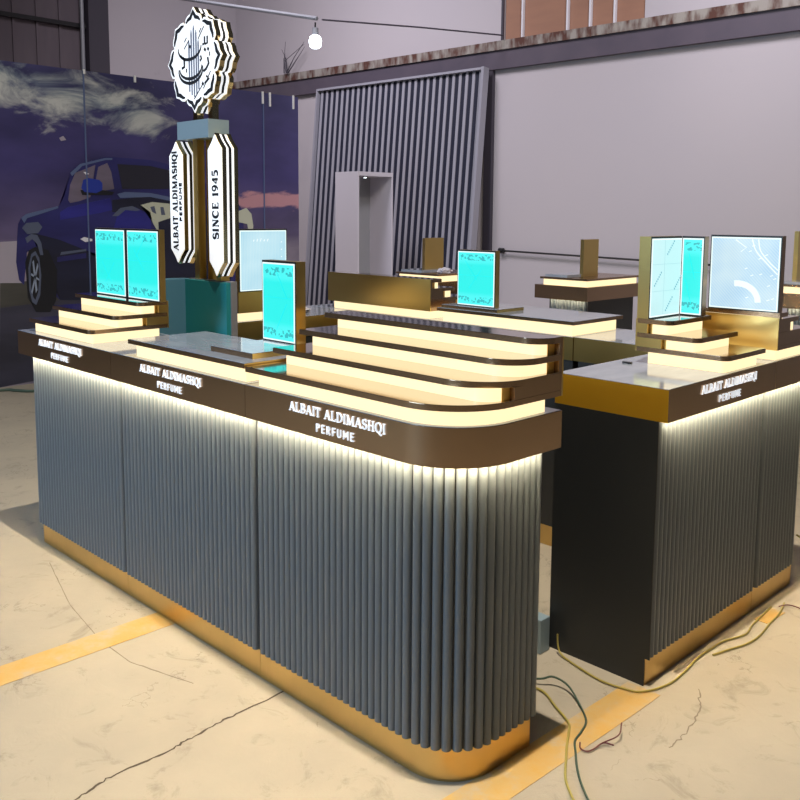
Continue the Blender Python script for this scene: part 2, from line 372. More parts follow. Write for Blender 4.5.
# ------------------------------------------------------------------ camera
Rm = Matrix.Identity(3)
ya, pi_, ro = map(math.radians, (45.0504, 6.5529, 0.4263))
fw = Vector((-math.sin(ya)*math.cos(pi_), math.cos(ya)*math.cos(pi_), -math.sin(pi_)))
rt = Vector((math.cos(ya), math.sin(ya), 0)); up = rt.cross(fw)
r2 = rt*math.cos(ro)+up*math.sin(ro); u2 = -rt*math.sin(ro)+up*math.cos(ro)
cam = bpy.data.cameras.new('camera'); co = bpy.data.objects.new('camera', cam); C.objects.link(co)
mw = Matrix((r2, u2, -fw)).transposed().to_4x4(); mw.translation = Vector((1.3521, -1.5267, 1.4605))
co.matrix_world = mw
cam.sensor_width = 36; cam.lens = 36*891.1164/800
cam.shift_x = (400-406.6728)/800; cam.shift_y = (317.7259-400)/800
bpy.context.scene.camera = co

# ------------------------------------------------------------------ setting
fl = struct(obj('floor', B(-11.7, 7, -7, 9, -.1, 0), M['floor']))
TILT = math.radians(2.5)
def bk(name, m, *boxes, kind=True, bevel=0):
    """boxes in the back wall's own frame: x along the wall, y = 0 on its face (into the room is -y)"""
    bm = bmesh.new()
    for b_ in boxes: box(bm, *b_)
    o = obj(name, bm, m, bevel=bevel); o.location = (-11.5, 7.235, 0); o.rotation_euler = (0, 0, TILT)
    return struct(o) if kind else o
bk('wall_back', M['wall'], (-.1, 5.52, .0, .15, 0, 7), (7.47, 19, .0, .15, 0, 7), (5.52, 7.47, .0, .15, 0, 3.55), (5.52, 7.47, .07, .15, 3.55, 7))
bk('trim_1', M['beam'], (-.1, 19, -.07, -.001, 3.30, 3.53))
bk('trim_2', M['rust'], (-.1, 19, -.10, -.001, 3.53, 3.64))
for i, (a, b_) in enumerate(((5.53, 5.79), (5.82, 6.44), (6.47, 6.75), (6.78, 7.07), (7.10, 7.46))):
    o = bk('plywood_board', M['plywood'], (a, b_, .04, .069, 3.645, 6.8), kind=False)
    tag(o, ['narrow brown plywood board at the left end of the opening above the beam', 'widest brown plywood board above the rusty beam', 'brown plywood board just right of the widest one above the beam',
            'brown plywood board, third from the left among the narrow ones above the beam', 'brown plywood board at the right end of the opening above the beam'][i], 'board', 'plywood boards above the beam')
for i, a in enumerate((5.795, 6.445, 6.755, 7.075)):
    o = bk('metal_stud', M['stud'], (a, a+.022, .0, .068, 3.645, 6.8), kind=False)
    tag(o, ['thin pale metal stud right of the narrow leftmost plywood board', 'thin pale metal stud on the right edge of the widest plywood board', 'thin pale metal stud, third from the left between the plywood boards', 'thin pale metal stud next to the rightmost plywood board'][i], 'stud', 'metal studs between the plywood boards')
bk('trim_3', M['steel_dark'], (5.49, 5.522, -.005, .02, 3.64, 7))
bk('panel_shadow_strip', M['steel_dark'], (5.29, 5.41, -.06, -.001, 0, 3.30))  # shadow beside the slatted panel, modelled as a dark strip on the wall
struct(obj('wall_left', B(-11.7, -11.5, 4.9, 7.4, 0, 7), M['wall']))
bm = bmesh.new(); box(bm, -11.7, -11.52, -7, 4.6, 0, 7)
y = -7
while y < 4.5:
    box(bm, -11.52, -11.495, y, y+.03, 0, 7); y += .33
struct(obj('wall_left_cladding', bm, M['cladding']))
struct(obj('trim_5', B(-11.7, -11.40, 4.62, 4.93, 0, 7), M['steel_dark']))
struct(obj('trim_6', B(-11.494, -11.44, -7, 4.6, 4.13, 4.19), M['black']))
bm = bmesh.new(); tube(bm, [(-11.40, 4.52, 0), (-11.40, 4.52, 7)], .028)
tag(obj('drain_pipe', bm, M['fitting'], smooth=True), 'thin grey vertical pipe beside the dark steel column, above the truck banner', 'pipe')

# painted floor lines (worn paint film on the slab) and control joint cracks
def strip(name, m, pts, w, z=.0008, h=.0008):
    bm = bmesh.new(); plate_strip(bm, pts, w, z, z+h, lambda u, v, d: (u, v, d)); return obj(name, bm, m)
struct(strip('trim_7', M['yellow'], [(-1.43, -3.2), (-1.45, .5)], .125))
struct(strip('trim_8', M['yellow'], [(-.06, -2.5), (0, .0), (.02, .75), (.02, .86)], .115))
struct(strip('trim_9', M['yellow'], [(.075, 1.58), (.085, 1.72)], .05))
random.seed(3)
def crack(pts, w):
    out = []; ws = []
    for a, b_ in zip(pts, pts[1:]):
        for k in range(10):
            t = k/10; out.append((a[0]+(b_[0]-a[0])*t+random.uniform(-.005, .005), a[1]+(b_[1]-a[1])*t)); ws.append(w*random.uniform(.5, 1.3))
    return out, ws
M['crack'] = mat('crack_dark', (0.10, 0.075, 0.05), .9)
p, w = crack([(-.66, -1.3), (-.70, -.64), (-.725, -.534), (-.721, -.361), (-.734, -.259), (-.745, -.116), (-.75, .35)], .006)
struct(strip('trim_10', M['crack'], p, w, .0004, .0006))
p, w = crack([(-2.25, -.04), (-1.795, -.157), (-1.455, -.205), (-1.244, -.205), (-.95, -.12)], .0035)
M['crack2'] = mat('crack_faint', (0.26, 0.21, 0.155), .9)
struct(strip('trim_11', M['crack2'], p, w, .0004, .0006))
p, w = crack([(.14, .98), (.20, .88), (.23, .74), (.235, .62)], .004)
struct(strip('trim_12', M['crack2'], p, w, .0004, .0006))

# ------------------------------------------------------------------ truck banner
MURAL=[
  ('ground', 0, [(1.297, 0.877), (4.415, 0.954), (4.409, 0.217), (1.254, -0.105)], 'm_ground'),
  ('road', 1, [(1.288, 0.669), (1.798, 0.705), (4.413, 0.706), (4.409, 0.217), (1.254, -0.105)], 'm_road'),
  ('horizon', 0.5, [(1.312, 1.217), (1.451, 1.223), (1.477, 0.869), (1.297, 0.877)], 'm_pale'),
  ('body', 2, [(1.452, 1.248), (1.465, 1.365), (1.492, 1.415), (1.534, 1.44), (1.82, 1.519), (1.868, 1.605), (1.928, 1.787), (1.966, 1.849), (2.04, 1.895), (2.255, 1.958), (2.321, 1.961), (2.695, 1.953), (2.965, 1.909), (3.18, 1.823), (3.391, 1.695), (3.624, 1.621), (3.717, 1.482), (3.724, 1.148), (3.67, 0.845), (3.487, 0.601), (1.798, 0.705), (1.696, 0.798), (1.671, 1.04), (1.607, 1.161), (1.53, 1.129), (1.493, 0.851), (1.453, 0.895), (1.435, 1.047)], 'm_body'),
  ('lower', 3, [(1.562, 1.297), (1.818, 1.226), (2.04, 1.135), (2.103, 1.089), (2.986, 0.999), (3.612, 0.979), (3.487, 0.601), (1.798, 0.705), (1.757, 0.794), (1.706, 1.039), (1.643, 1.211)], 'm_dark'),
  ('hood_shade', 3, [(2.309, 1.578), (2.686, 1.622), (3.109, 1.592), (3.127, 1.449), (2.785, 1.475), (2.48, 1.454), (2.305, 1.471)], 'm_dark'),
  ('fender', 4, [(2.31, 1.309), (2.363, 1.471), (2.532, 1.518), (2.681, 1.446), (2.695, 1.214), (2.669, 1.009), (2.32, 1.02)], 'm_blue'),
  ('windshield', 4, [(2.367, 1.901), (2.694, 1.898), (2.964, 1.853), (3.178, 1.747), (3.2, 1.709), (2.791, 1.689), (2.409, 1.679)], 'm_glass'),
  ('side_glass', 4, [(1.902, 1.571), (1.924, 1.701), (1.973, 1.806), (2.159, 1.883), (2.136, 1.768), (2.123, 1.663), (2.103, 1.601), (2.01, 1.565), (1.919, 1.546)], 'm_win'),
  ('front_glass', 4, [(2.164, 1.769), (2.186, 1.867), (2.272, 1.906), (2.307, 1.828), (2.331, 1.677), (2.16, 1.646)], 'm_win'),
  ('door_glow', 3.5, [(1.827, 1.467), (1.9, 1.511), (2.29, 1.596), (2.306, 1.489), (2.191, 1.461), (1.824, 1.398)], 'm_blue'),
  ('roof_line', 5, [(1.928, 1.804), (2.021, 1.886), (2.254, 1.949), (2.321, 1.952), (2.32, 1.935), (2.254, 1.931), (2.039, 1.869), (1.945, 1.779)], 'm_line'),
  ('mirror', 6, [(2.023, 1.678), (2.043, 1.748), (2.09, 1.767), (2.191, 1.753), (2.219, 1.727), (2.217, 1.665), (2.159, 1.637), (2.049, 1.644)], 'm_mirror'),
  ('mirror_dark', 5.5, [(2.013, 1.66), (2.217, 1.665), (2.33, 1.65), (2.31, 1.623), (2.03, 1.617)], 'm_black'),
  ('bed_line', 5, [(1.492, 1.415), (1.535, 1.448), (1.811, 1.518), (1.811, 1.501), (1.653, 1.449), (1.542, 1.415), (1.515, 1.373)], 'm_line'),
  ('tail_lamp', 5, [(1.496, 1.331), (1.532, 1.373), (1.633, 1.381), (1.666, 1.339), (1.629, 1.288), (1.536, 1.28)], 'm_slate'),
  ('arch', 5, [(1.518, 1.247), (1.57, 1.28), (1.62, 1.271), (1.652, 1.203), (1.665, 1.1), (1.639, 1.101), (1.617, 1.195), (1.576, 1.238), (1.533, 1.205)], 'm_slate'),
  ('hood_line', 5, [(2.359, 1.633), (2.437, 1.653), (2.687, 1.649), (2.947, 1.608), (3.107, 1.535), (3.053, 1.534), (2.893, 1.579), (2.686, 1.613), (2.387, 1.598)], 'm_line'),
  ('lamp', 5, [(2.582, 1.537), (2.705, 1.567), (2.913, 1.551), (2.932, 1.457), (2.905, 1.23), (2.779, 1.25), (2.7, 1.381), (2.682, 1.474)], 'm_cream'),
  ('lamp_a', 6, [(2.683, 1.52), (2.725, 1.53), (2.743, 1.456), (2.702, 1.474)], 'm_slate'),
  ('lamp_b', 6, [(2.786, 1.521), (2.818, 1.522), (2.837, 1.447), (2.795, 1.447)], 'm_slate'),
  ('grille', 5.5, [(2.762, 1.381), (2.889, 1.419), (3.307, 1.498), (3.502, 1.451), (3.505, 0.982), (2.773, 1.005)], 'm_dark'),
  ('lamp_r', 6, [(3.633, 1.481), (3.754, 1.523), (3.815, 1.463), (3.837, 1.341), (3.823, 1.239), (3.787, 1.239), (3.764, 1.361), (3.655, 1.381)], 'm_cream'),
  ('board_a', 4, [(1.823, 1.122), (2.05, 1.143), (2.049, 1.126), (1.813, 1.096)], 'm_slate'),
  ('board_b', 4, [(1.786, 1.08), (2.048, 1.108), (2.047, 1.064), (1.784, 1.036)], 'm_body'),
  ('tyre', 4.5, [(1.51, 1.045), (1.547, 1.145), (1.599, 1.17), (1.71, 1.142), (1.782, 0.967), (1.763, 0.707), (1.706, 0.606), (1.585, 0.615), (1.522, 0.739)], 'm_black'),
  ('rim', 5, [(1.533, 0.994), (1.563, 1.111), (1.598, 1.136), (1.629, 1.075), (1.641, 0.93), (1.625, 0.759), (1.588, 0.675), (1.555, 0.703), (1.534, 0.806)], 'm_slate'),
  ('rim_in', 5.5, [(1.55, 0.993), (1.57, 1.086), (1.596, 1.102), (1.62, 1.042), (1.623, 0.922), (1.609, 0.785), (1.581, 0.718), (1.565, 0.745), (1.551, 0.823)], 'm_black'),
  ('spoke_a', 6, [(1.569, 1.043), (1.582, 1.06), (1.602, 0.803), (1.588, 0.778)], 'm_rim'),
  ('spoke_b', 6, [(1.551, 0.933), (1.556, 0.95), (1.622, 0.896), (1.622, 0.879)], 'm_rim'),
  ('spoke_c', 6, [(1.55, 0.789), (1.558, 0.771), (1.618, 1.008), (1.611, 1.033)], 'm_rim'),
  ('arch_front', 5, [(2.304, 1.435), (2.384, 1.508), (2.502, 1.527), (2.581, 1.491), (2.541, 1.482), (2.432, 1.49), (2.362, 1.435)], 'm_slate'),
  ('glare', 6, [(1.998, 1.232), (2.035, 1.249), (2.108, 1.231), (2.108, 1.213), (2.043, 1.205)], 'm_white'),
  ('spark', 6, [(2.046, 1.817), (2.073, 1.819), (2.1, 1.802), (2.072, 1.792)], 'm_white'),
  ('spark_b', 5, [(1.842, 2.098), (1.878, 2.117), (1.903, 2.085), (1.859, 2.073)], 'm_pale'),
  ('pink', 1, [(3.659, 1.612), (3.805, 1.645), (3.954, 1.688), (4.08, 1.66), (4.249, 1.716), (4.421, 1.71), (4.42, 1.541), (4.287, 1.56), (4.13, 1.516), (3.953, 1.566), (3.804, 1.574)], 'm_pink'),
  ('wisp', 1, [(4.057, 1.814), (4.211, 1.84), (4.237, 1.809), (4.107, 1.795)], 'm_pale'),
]
#cloud line [(-6.26, 1.371, 2.572), (-6.26, 1.866, 2.503), (-6.26, 2.223, 2.409), (-6.26, 2.706, 2.317), (-6.26, 3.123, 2.209)]

bn = thing('truck_banner', 'large printed banner of a dark blue pickup truck under a cloudy purple sky', 'banner', (-6.27, 2.4, 0))
bx = lambda *a: obj(a[0], B(*a[2:]), a[1], bn)
o = obj('printed_sheet', B(-6.275, -6.26, -1.2, 4.43, .0, 2.69), M['banner'], bn)
o.location = (6.27, -2.4, 0)
bm = bmesh.new(); used = []
for nme, lay, pts, mm in sorted(MURAL, key=lambda t: t[1]):
    if nme in ('pink', 'wisp'): continue
    if mm not in used: used.append(mm)
    pts = [(y, max(z, .002)) for y, z in pts]
    d = -6.2590 + lay*.0010
    a = [bm.verts.new((-6.2598, y, z)) for y, z in pts]; b_ = [bm.verts.new((d, y, z)) for y, z in pts]; n = len(pts)
    fs = [bm.faces.new(a), bm.faces.new(b_[::-1])] + [bm.faces.new((a[i], b_[i], b_[(i+1) % n], a[(i+1) % n])) for i in range(n)]
    for f in fs: f.material_index = used.index(mm)
bmesh.ops.triangulate(bm, faces=bm.faces)
o = obj('truck_print', bm, [M[u] for u in used], bn); o.location = (6.27, -2.4, 0)
bm = bmesh.new()
bm.free()
for y in (2.077, 3.979):
    o = obj('sheet_seam', B(-6.2598, -6.2515, y-.006, y+.006, .0, 2.69), M['m_line'], bn); o.location = (6.27, -2.4, 0)
for y, z in ((3.97, .11), (4.06, .13), (4.36, .13), (2.56, .05), (2.08, .03)):
    o = obj('hanging_clip', B(-6.258, -6.245, y-.009, y+.009, 2.69-z, 2.70), M['white'], bn); o.location = (6.27, -2.4, 0)

# ------------------------------------------------------------------ cabinets
ZB, ZT, KH = .848, .95, .091
PITCH, FR = .0264, .0132
def flutes(path, z0, z1):
    """row of half round reeds along an outward path of (x, y, nx, ny)"""
    bm = bmesh.new()
    for (x, y, nx, ny) in path:
        tx, ty = -ny, nx
        pts = [(x+FR*.98*(math.cos(a)*tx+math.sin(a)*nx), y+FR*.98*(math.cos(a)*ty+math.sin(a)*ny)) for a in [PI*k/6 for k in range(7)]]
        lo = [bm.verts.new((*q, z0)) for q in pts]; hi = [bm.verts.new((*q, z1)) for q in pts]
        for k in range(6): bm.faces.new((lo[k], lo[k+1], hi[k+1], hi[k]))
        bm.faces.new(lo[::-1]); bm.faces.new(hi); bm.faces.new((lo[6], lo[0], hi[0], hi[6]))
    return bm
def seg_path(a, b_, n):
    L = math.hypot(b_[0]-a[0], b_[1]-a[1]); k = max(1, int(L/PITCH)); off = (L-(k-1)*PITCH)/2
    t = ((b_[0]-a[0])/L, (b_[1]-a[1])/L)
    return [(a[0]+t[0]*(off+i*PITCH), a[1]+t[1]*(off+i*PITCH), n[0], n[1]) for i in range(k)]
def cabinet(label, loc, rz, W, D=.41, R=0, exl=0, exr=0, letters=None, fluted=True, flute_end=False, gold_end='', plain_left=False, led=True, name='display_cabinet'):
    """local frame: front faces -y, x from 0 to W.  exl/exr: 1 where that end stands free"""
    t = thing(name, label, 'cabinet', loc, rz, 'counter cabinets of the perfume island')
    il, ir = .06*exl, (.032+.013)*exr
    if plain_left: il = .004
    g = .0008
    x0, x1 = il+g, W-ir-g
    pk = rrect(x0+(.025 if exl else 0), x1, .045, D-.047*(1 if flute_end or exr else .1), 0, max(R-.045, 0))
    obj('kickplate', prism(bmesh.new(), pk, 0.001, KH), M['brass_kick'], t, smooth=True)
    pb = rrect(x0, x1, .045, D-.025*(1 if exr else .1), 0, max(R-.045, 0))
    obj('body', prism(bmesh.new(), pb, KH, ZB), M['body'], t, smooth=True)
    if plain_left:
        bm = B(.0, .0038, .046, D-.003, .0, ZB); box(bm, .0, .0038, .028, .046, KH, ZB)
        obj('end_panel', bm, M['body'], t)
        gold_end += 'G'
    if fluted:
        Rb = max(R-.045, 0)
        path = seg_path((x0, .045), (x1-Rb, .045), (0, -1))
        if Rb:
            n = int(PI/2*(Rb+.004)/PITCH)
            path += [(x1-Rb+Rb*math.cos(a), .045+Rb+Rb*math.sin(a), math.cos(a), math.sin(a)) for a in [-PI/2+PI/2*(k+.5)/n for k in range(n)]]
        if flute_end: path += seg_path((x1, .045+Rb), (x1, D-.025), (1, 0))
        obj('fluted_front', flutes(path, KH-.001, ZB-.001), M['flute'], t, smooth=True)
    # counter band, bronze towards the shoppers, brass on the inner sides
    bm = prism(bmesh.new(), rrect(g, W-g, 0, D, 0, R), ZB, ZT-.0015)
    ob = obj('counter_band', bm, [M['bronze'], M['brass'], M['gold']], t, smooth=True)
    for p in ob.data.polygons:
        n = p.normal
        if (n.y > .9 and 'B' in gold_end) or (n.x < -.9 and 'L' in gold_end) or (n.x > .9 and 'R' in gold_end): p.material_index = 2 if 'G' in gold_end and n.x < -.9 else 1
    bm = prism(bmesh.new(), rrect(.003, W-.003, .003, D-.003, 0, max(R-.003, 0)), ZT-.0015, ZT)
    obj('countertop', bm, M['stone'], t)
    if led:
        bm = bmesh.new(); w = .012
        pts = [(.03 if exl or plain_left else .002, .016)]
        if R:
            pts += [(W-R+(R-.016)*math.cos(a), R+(R-.016)*math.sin(a)) for a in [-PI/2+PI/2*k/12 for k in range(13)]]
            pts.append((W-.016, D-.05))
        else: pts.append((W-(.03 if exr else .002), .016))
        plate_strip(bm, pts, w, ZB-.0022, ZB-.0002, lambda u, v, d: (u, v, d))
        obj('led_strip', bm, M['strip'], t)
    if letters is not None: shop_letters(t, letters)
    return t
cabinet('bronze banded fluted grey counter with the rounded near corner, in the foreground', (-.8667, 0, 0), 0, .8667, R=.19, exr=1, letters=.4205, flute_end=True)
cabinet('fluted grey counter with glass top, left of the rounded foreground counter', (-1.728, 0, 0), 0, .8613, letters=.4225, gold_end='B')
cabinet('fluted grey counter at the far left end of the front row', (-2.588, 0, 0), 0, .860, exl=1, letters=.426, gold_end='B')
cabinet('dark fluted counter on the right with a gold left end and plain dark end panel', (.057, .871, 0), PI/2, .769, letters=.404, gold_end='LB', plain_left=True)
cabinet('corner counter at the far right end of the island, under the big pale lit panel', (.057, 1.64, 0), PI/2, .405, D=.867, exr=1, gold_end='LB')
cabinet('back row counter in the middle, carrying the lit table with the cyan panel', (-.81, 2.045, 0), PI, .867, gold_end='B')
cabinet('back row counter behind the long gold box riser', (-1.677, 2.045, 0), PI, .911, gold_end='B')
cabinet('inner left side counter behind the sign tower', (-2.588, 1.63, 0), -PI/2, .77, gold_end='B')

# ------------------------------------------------------------------ stepped risers
PT = .016
def riser(label, loc, rz, W, D, fronts, tops, side, slots, rads, base_end, inset=.045, name='stepped_riser', back=True, cat='riser', group='stepped lit risers on the counters', backtop=None, gap=.030):
    """tiers rise away from the front (-y). side: end carrying the metal cheek ('L', 'R')"""
    t = thing(name, label, cat, loc, rz, group)
    mir = (lambda x: W-x) if side == 'L' else (lambda x: x)
    def P(pts): return [(mir(x), y) for x, y in (pts if side == 'R' else pts[::-1])]
    nP = len(tops)
    for k in range(nP):
        z0 = ZT if k == 0 else tops[k-1]
        fr = fronts[k]+.020; ye = base_end if k == 0 else slots[k-1]
        r = max(rads[k]-.018, .0)
        ye2 = min(ye, D-.014) - (gap if k else 0)
        poly = rrect(inset, W-.018, fr, ye2, 0, min(r, max(ye2-fr-.002, 0)))
        if k: obj('slot_end', prism(bmesh.new(), P(rrect(W-.06, W-.017, ye2+.0005, D-.001)), z0, tops[k]-PT), M['slot_gold'], t)
        obj('light_box', prism(bmesh.new(), P(poly), z0, tops[k]-PT), M['warm'], t, smooth=True)
        poly = rrect(0, W, fronts[k], D, .004, rads[k])
        s = obj('shelf_plate', prism(bmesh.new(), P(poly), tops[k]-PT, tops[k]-.0012), M['bronze'], t, smooth=True)
        poly = rrect(.002, W-.002, fronts[k]+.002, D-.002, .003, max(rads[k]-.002, 0))
        if k < nP: obj('shelf_surface', prism(bmesh.new(), P(poly), tops[k]-.0012, tops[k]), M['tier_top'], s)
    bm = bmesh.new()
    for k in range(1, nP):
        a = P([(W-.016, 0), (W, 0)]); xa, xb = sorted((a[0][0], a[1][0]))
        box(bm, xa, xb, slots[k-1], D, tops[k-1], tops[k]-PT)
    if bm.faces: obj('side_cheek', bm, M['bronze'] if back != 'olive' else M['brass'], t)
    else: bm.free()
    if back:
        bm = B(0, W, D, D+.006, tops[0]-PT, tops[-1] if backtop is None else backtop)
        obj('back_panel', bm, M['brass'], t)
    return t
T4 = [1.005, 1.053, 1.101, 1.147]
riser('four step riser with warm lit layers and rounded corners on the foreground counter', (-.8667, 0, 0), 0, .8667, .404, [0, .103, .206, .31], T4, 'R', [.205, .39, .39], [.19, .145, .10, .065], .356)
riser('three step lit riser at the far left end, under the twin cyan panels', (-2.535, .03, 0), 0, .58, .339, [0, .105, .21], T4[:3], 'R', [.245, .30], [.03, .03, .03], .31, back='olive', inset=.02, gap=.010)
riser('three step lit riser on the right counter, in front of the narrow cyan panel', (.057, 1.25, 0), PI/2, .295, .336, [0, .103, .206], [1.008, 1.057, 1.107], 'L', [.242, .297], [.03, .03, .03], .30, back='olive', gap=.010, inset=.03)
riser('lit riser with gold back under the big pale panel at the far right', (.057, 2.045, 0), PI, .40, .399, [0, .105, .21, .31], [1.005, 1.053, 1.101, 1.107+.016], 'L', [.2, .3, .38], [.02]*4, .40-.02, inset=.03, backtop=1.106)
riser('long gold backed box riser on the back row, seen from behind', (-1.667, 2.045, 0), PI, .783, .389, [0, .103, .206, .30], T4, 'L', [.205, .30, .38], [.02]*4, .39, inset=.03)
riser('lit riser with gold back behind the sign tower, under the tall pale panel', (-2.588, 1.19, 0), -PI/2, .30, .38, [0, .105, .21, .30], [1.005, 1.053, 1.090], 'R', [.3, .37], [.02]*4, .37, inset=.02)

def table(label, loc, rz, W, D, z1, inset=.022):
    t = thing('lit_display_table', label, 'display table', loc, rz, 'flat lit tables on the counters')
    obj('light_box', B(inset, W-inset, inset, D-inset, ZT, z1-PT), M['warm'], t)
    s = obj('table_plate', B(0, W, 0, D, z1-PT, z1-.0012), M['bronze'], t)
    if rz == 0:
        for p in s.data.polygons:
            if p.normal.x > .9: p.material_index = 1
        s.data.materials.append(M['brass'])
    obj('glass_surface', B(.002, W-.002, .002, D-.002, z1-.0012, z1), M['stone'], s)
    return t
table('flat lit table with a glossy blue glass top on the middle front counter', (-1.60, .005, 0), 0, .725, .325, 1.012)
table('flat lit table with grey stone top on the back row, right of the gold box', (-.812, 2.03, 0), PI, .80, .39, 1.015)
def slab(label, loc, W, D, h, m=None):
    t = thing('glass_plate', label, 'plate', loc, 0, 'small plates under the cyan panels')
    s = obj('plate_edge', B(0, W, 0, D, 0, h-.0012), [M['bronze'], M['brass']], t)
    for p in s.data.polygons:
        if p.normal.x > .9: p.material_index = 1
    obj('plate_surface', B(.001, W-.001, .001, D-.001, h-.0012, h), m or M['stone'], t)
    return t
slab('small glass plate with gold right end on the blue glass table, before the cyan panel', (-1.16, .07, 1.012), .235, .26, .018)
slab('small grey plate under the cyan panel on the back row table', (-1.60, 1.66, 1.015), .35, .20, .015)

# ------------------------------------------------------------------ lit panels
def panel(label, loc, rz, W, H, th, faces, depth_mat='brass', seed=1):
    """faces: list of (x0, x1, material, style); front -y"""
    t = thing('backlit_display', label, 'light box', loc, rz, 'upright lit panels')
    obj('frame', B(0, W, 0, th, 0, H), M[depth_mat], t)
    obj('front_trim', B(.0, W, -.002, 0, 0, H), M['black'], t)
    rnd = random.Random(seed)
    for x0, x1, mm, style in faces:
        rim = obj('bright_rim', B(x0, x1, -.0035, -.002, .004, H-.007), M['screen_edge'], t)
        obj('screen', B(x0+.005, x1-.005, -.0045, -.0035, .009, H-.012), M[mm], rim)
        T = lambda u, v, d: (u, -.0045-d, v)
        bm = bmesh.new(); w = x1-x0
        if style == 'film':
            for _ in range(2):
                cx, cz = x0+w*rnd.uniform(.3, .7), H*rnd.uniform(.3, .8); s = rnd.choice((-1, 1)); l = w*.16
                plate_strip(bm, [(cx-l*s, cz+.045), (cx+l*s, cz-.045)], .0022, 0, .0004, T)
            plate_strip(bm, [(x0+.006, H*.55), (x1-.006, H*.55)], .0012, 0, .0004, T)
            obj('film_crease', bm, M['cyan_line'], rim)
        elif style == 'grid':
            for v in (.33, .66): plate_strip(bm, [(x0+.006, H*v), (x1-.006, H*v)], .0012, 0, .0004, T)
            plate_strip(bm, [(x0+w*.42, .01), (x0+w*.42, H-.014)], .0012, 0, .0004, T)
            obj('grid_lines', bm, M['grid_line'], rim)
            bm = bmesh.new()
            for u, v in ((.62, .86), (.22, .48), (.9, .42), (.62, .16)):
                for k in range(7):
                    a = (x0+w*(u-.12+.035*k), H*(v-.085+.026*k)); plate_strip(bm, [a, (a[0]+w*.02, a[1]+H*.014)], .006, 0, .0005, T)
            obj('film_print', bm, M['pale_mark'], rim)
        elif style == 'map':
            for off in (0, .022):
                pts = [(x0+w*(.60+off*4), H*.95), (x0+w*(.66+off*3), H*.80), (x0+w*(.80+off*2.4), H*.66), (x1-.006, H*(.50+off*2.6))]
                plate_strip(bm, [tuple(q[:2]) for q in spline([(a, b_, 0) for a, b_ in pts], 5)], .004, 0, .0004, T)
            pts = arc(x0+w*.42, H*.12, w*.30, H*.24, 100, 0, 14)
            plate_strip(bm, pts, .022, 0, .0004, T)
            for _ in range(14):
                u, v = x0+w*rnd.uniform(.5, .95), H*rnd.uniform(.15, .9); plate_strip(bm, [(u, v), (u+.010, v+.004)], .003, 0, .0004, T)
            plate_strip(bm, [(x0+w*.36, H*.94), (x0+w*.52, H*.84), (x0+w*.44, H*.78)], .003, 0, .0004, T)
            obj('map_drawing', bm, M['map_line'], rim)
        elif style == 'lines':
            for k in range(5):
                u = x0+w*(.28+.075*k); plate_strip(bm, [(u, H*.80), (u+.005, H*(.83+.01*(k % 3)))], .004, 0, .0004, T)
                u = x0+w*.88; plate_strip(bm, [(u, H*(.3+.12*k)), (u+.006, H*(.31+.12*k))], .004, 0, .0004, T)
            obj('pale_marks', bm, M['map_line'], rim)
        else: bm.free()
    return t
panel('twin cyan lit panels in one gold sided frame at the far left', (-2.462, .312, 1.1015), 0, .553, .294, .026, [(.004, .268, 'cyan', 'film'), (.295, .549, 'cyan', 'film')], seed=4)
panel('cyan lit panel with gold side on the middle front counter', (-1.163, .283, 1.0305), 0, .185, .275, .040, [(.004, .181, 'cyan', 'film')], seed=6)
panel('cyan lit panel standing on the back row table, beside the gold box', (-1.532, 1.70, 1.0305), 0, .236, .268, .03, [(.004, .232, 'cyan', 'film')], seed=9)
panel('pale white panel with gold left edge, joined to the narrow cyan one', (-.239, 1.252, 1.1075), PI/2, .215, .286, .044, [(.004, .211, 'pale_p', 'grid')])
panel('narrow cyan lit panel between the two pale panels on the right', (-.237, 1.472, 1.1075), 0, .085, .286, .03, [(.002, .082, 'cyan', 'film')], depth_mat='bronze', seed=12)
panel('big pale blue lit panel with white road map lines, on the gold box at right', (-.212, 1.642, 1.1235), 0, .266, .274, .03, [(.004, .262, 'pale_d', 'map')], depth_mat='bronze')
panel('pale blue lit panel with fine vertical lines behind the sign tower', (-2.205, .895, 1.0905), PI/2, .285, .300, .028, [(.006, .279, 'pale_v', 'lines')])

# ------------------------------------------------------------------ sign tower
tw = thing('sign_tower', 'tall white and gold sign tower with a star shaped emblem above two lettered panels', 'sign', (-2.03, .62, 0))
L = lambda o: (setattr(o, 'location', (2.03, -.62, 0)), o)[1]
L(obj('base_board', B(-2.196, -1.867, .60, .6215, 0.001, 1.168), M['teal'], tw))
L(obj('base_edge', B(-2.196, -1.862, .6215, .652, 0.001, 1.172), M['grey_edge'], tw))
L(obj('base_wing', B(-2.29, -2.196, .44, .652, 0.001, 1.168), M['slate_board'], tw))
L(obj('base_core', B(-2.19, -2.0, .6525, .72, 0.001, 1.150), M['body'], tw))
for x, y in ((-2.135, .645), (-1.965, .645), (-2.10, .69), (-2.02, .69)):
    L(obj('post', B(x-.018, x+.018, y-.018, y+.018, 1.15, 1.80), M['brass'], tw))
L(obj('cross_block', B(-2.235, -1.984, .60, .705, 1.786, 1.864), M['grey_block'], tw))
for x in (-2.14, -2.02):
    L(obj('neck_post', B(x-.016, x+.016, .635, .667, 1.864, 1.96), M['chrome_gold'], tw))
def outline_prism(pts, y0, y1, cx, cz, s=1.0):
    """closed (x, z) outline scaled about (cx, cz), extruded from y0 to y1"""
    bm = bmesh.new(); P2 = [(cx+(x-cx)*s, cz+(z-cz)*s) for x, z in pts]
    a = [bm.verts.new((x, y0, z)) for x, z in P2]; b_ = [bm.verts.new((x, y1, z)) for x, z in P2]; n = len(P2)
    bm.faces.new(a); bm.faces.new(b_[::-1])
    for i in range(n): bm.faces.new((a[i], a[(i+1) % n], b_[(i+1) % n], b_[i]))
    return bm
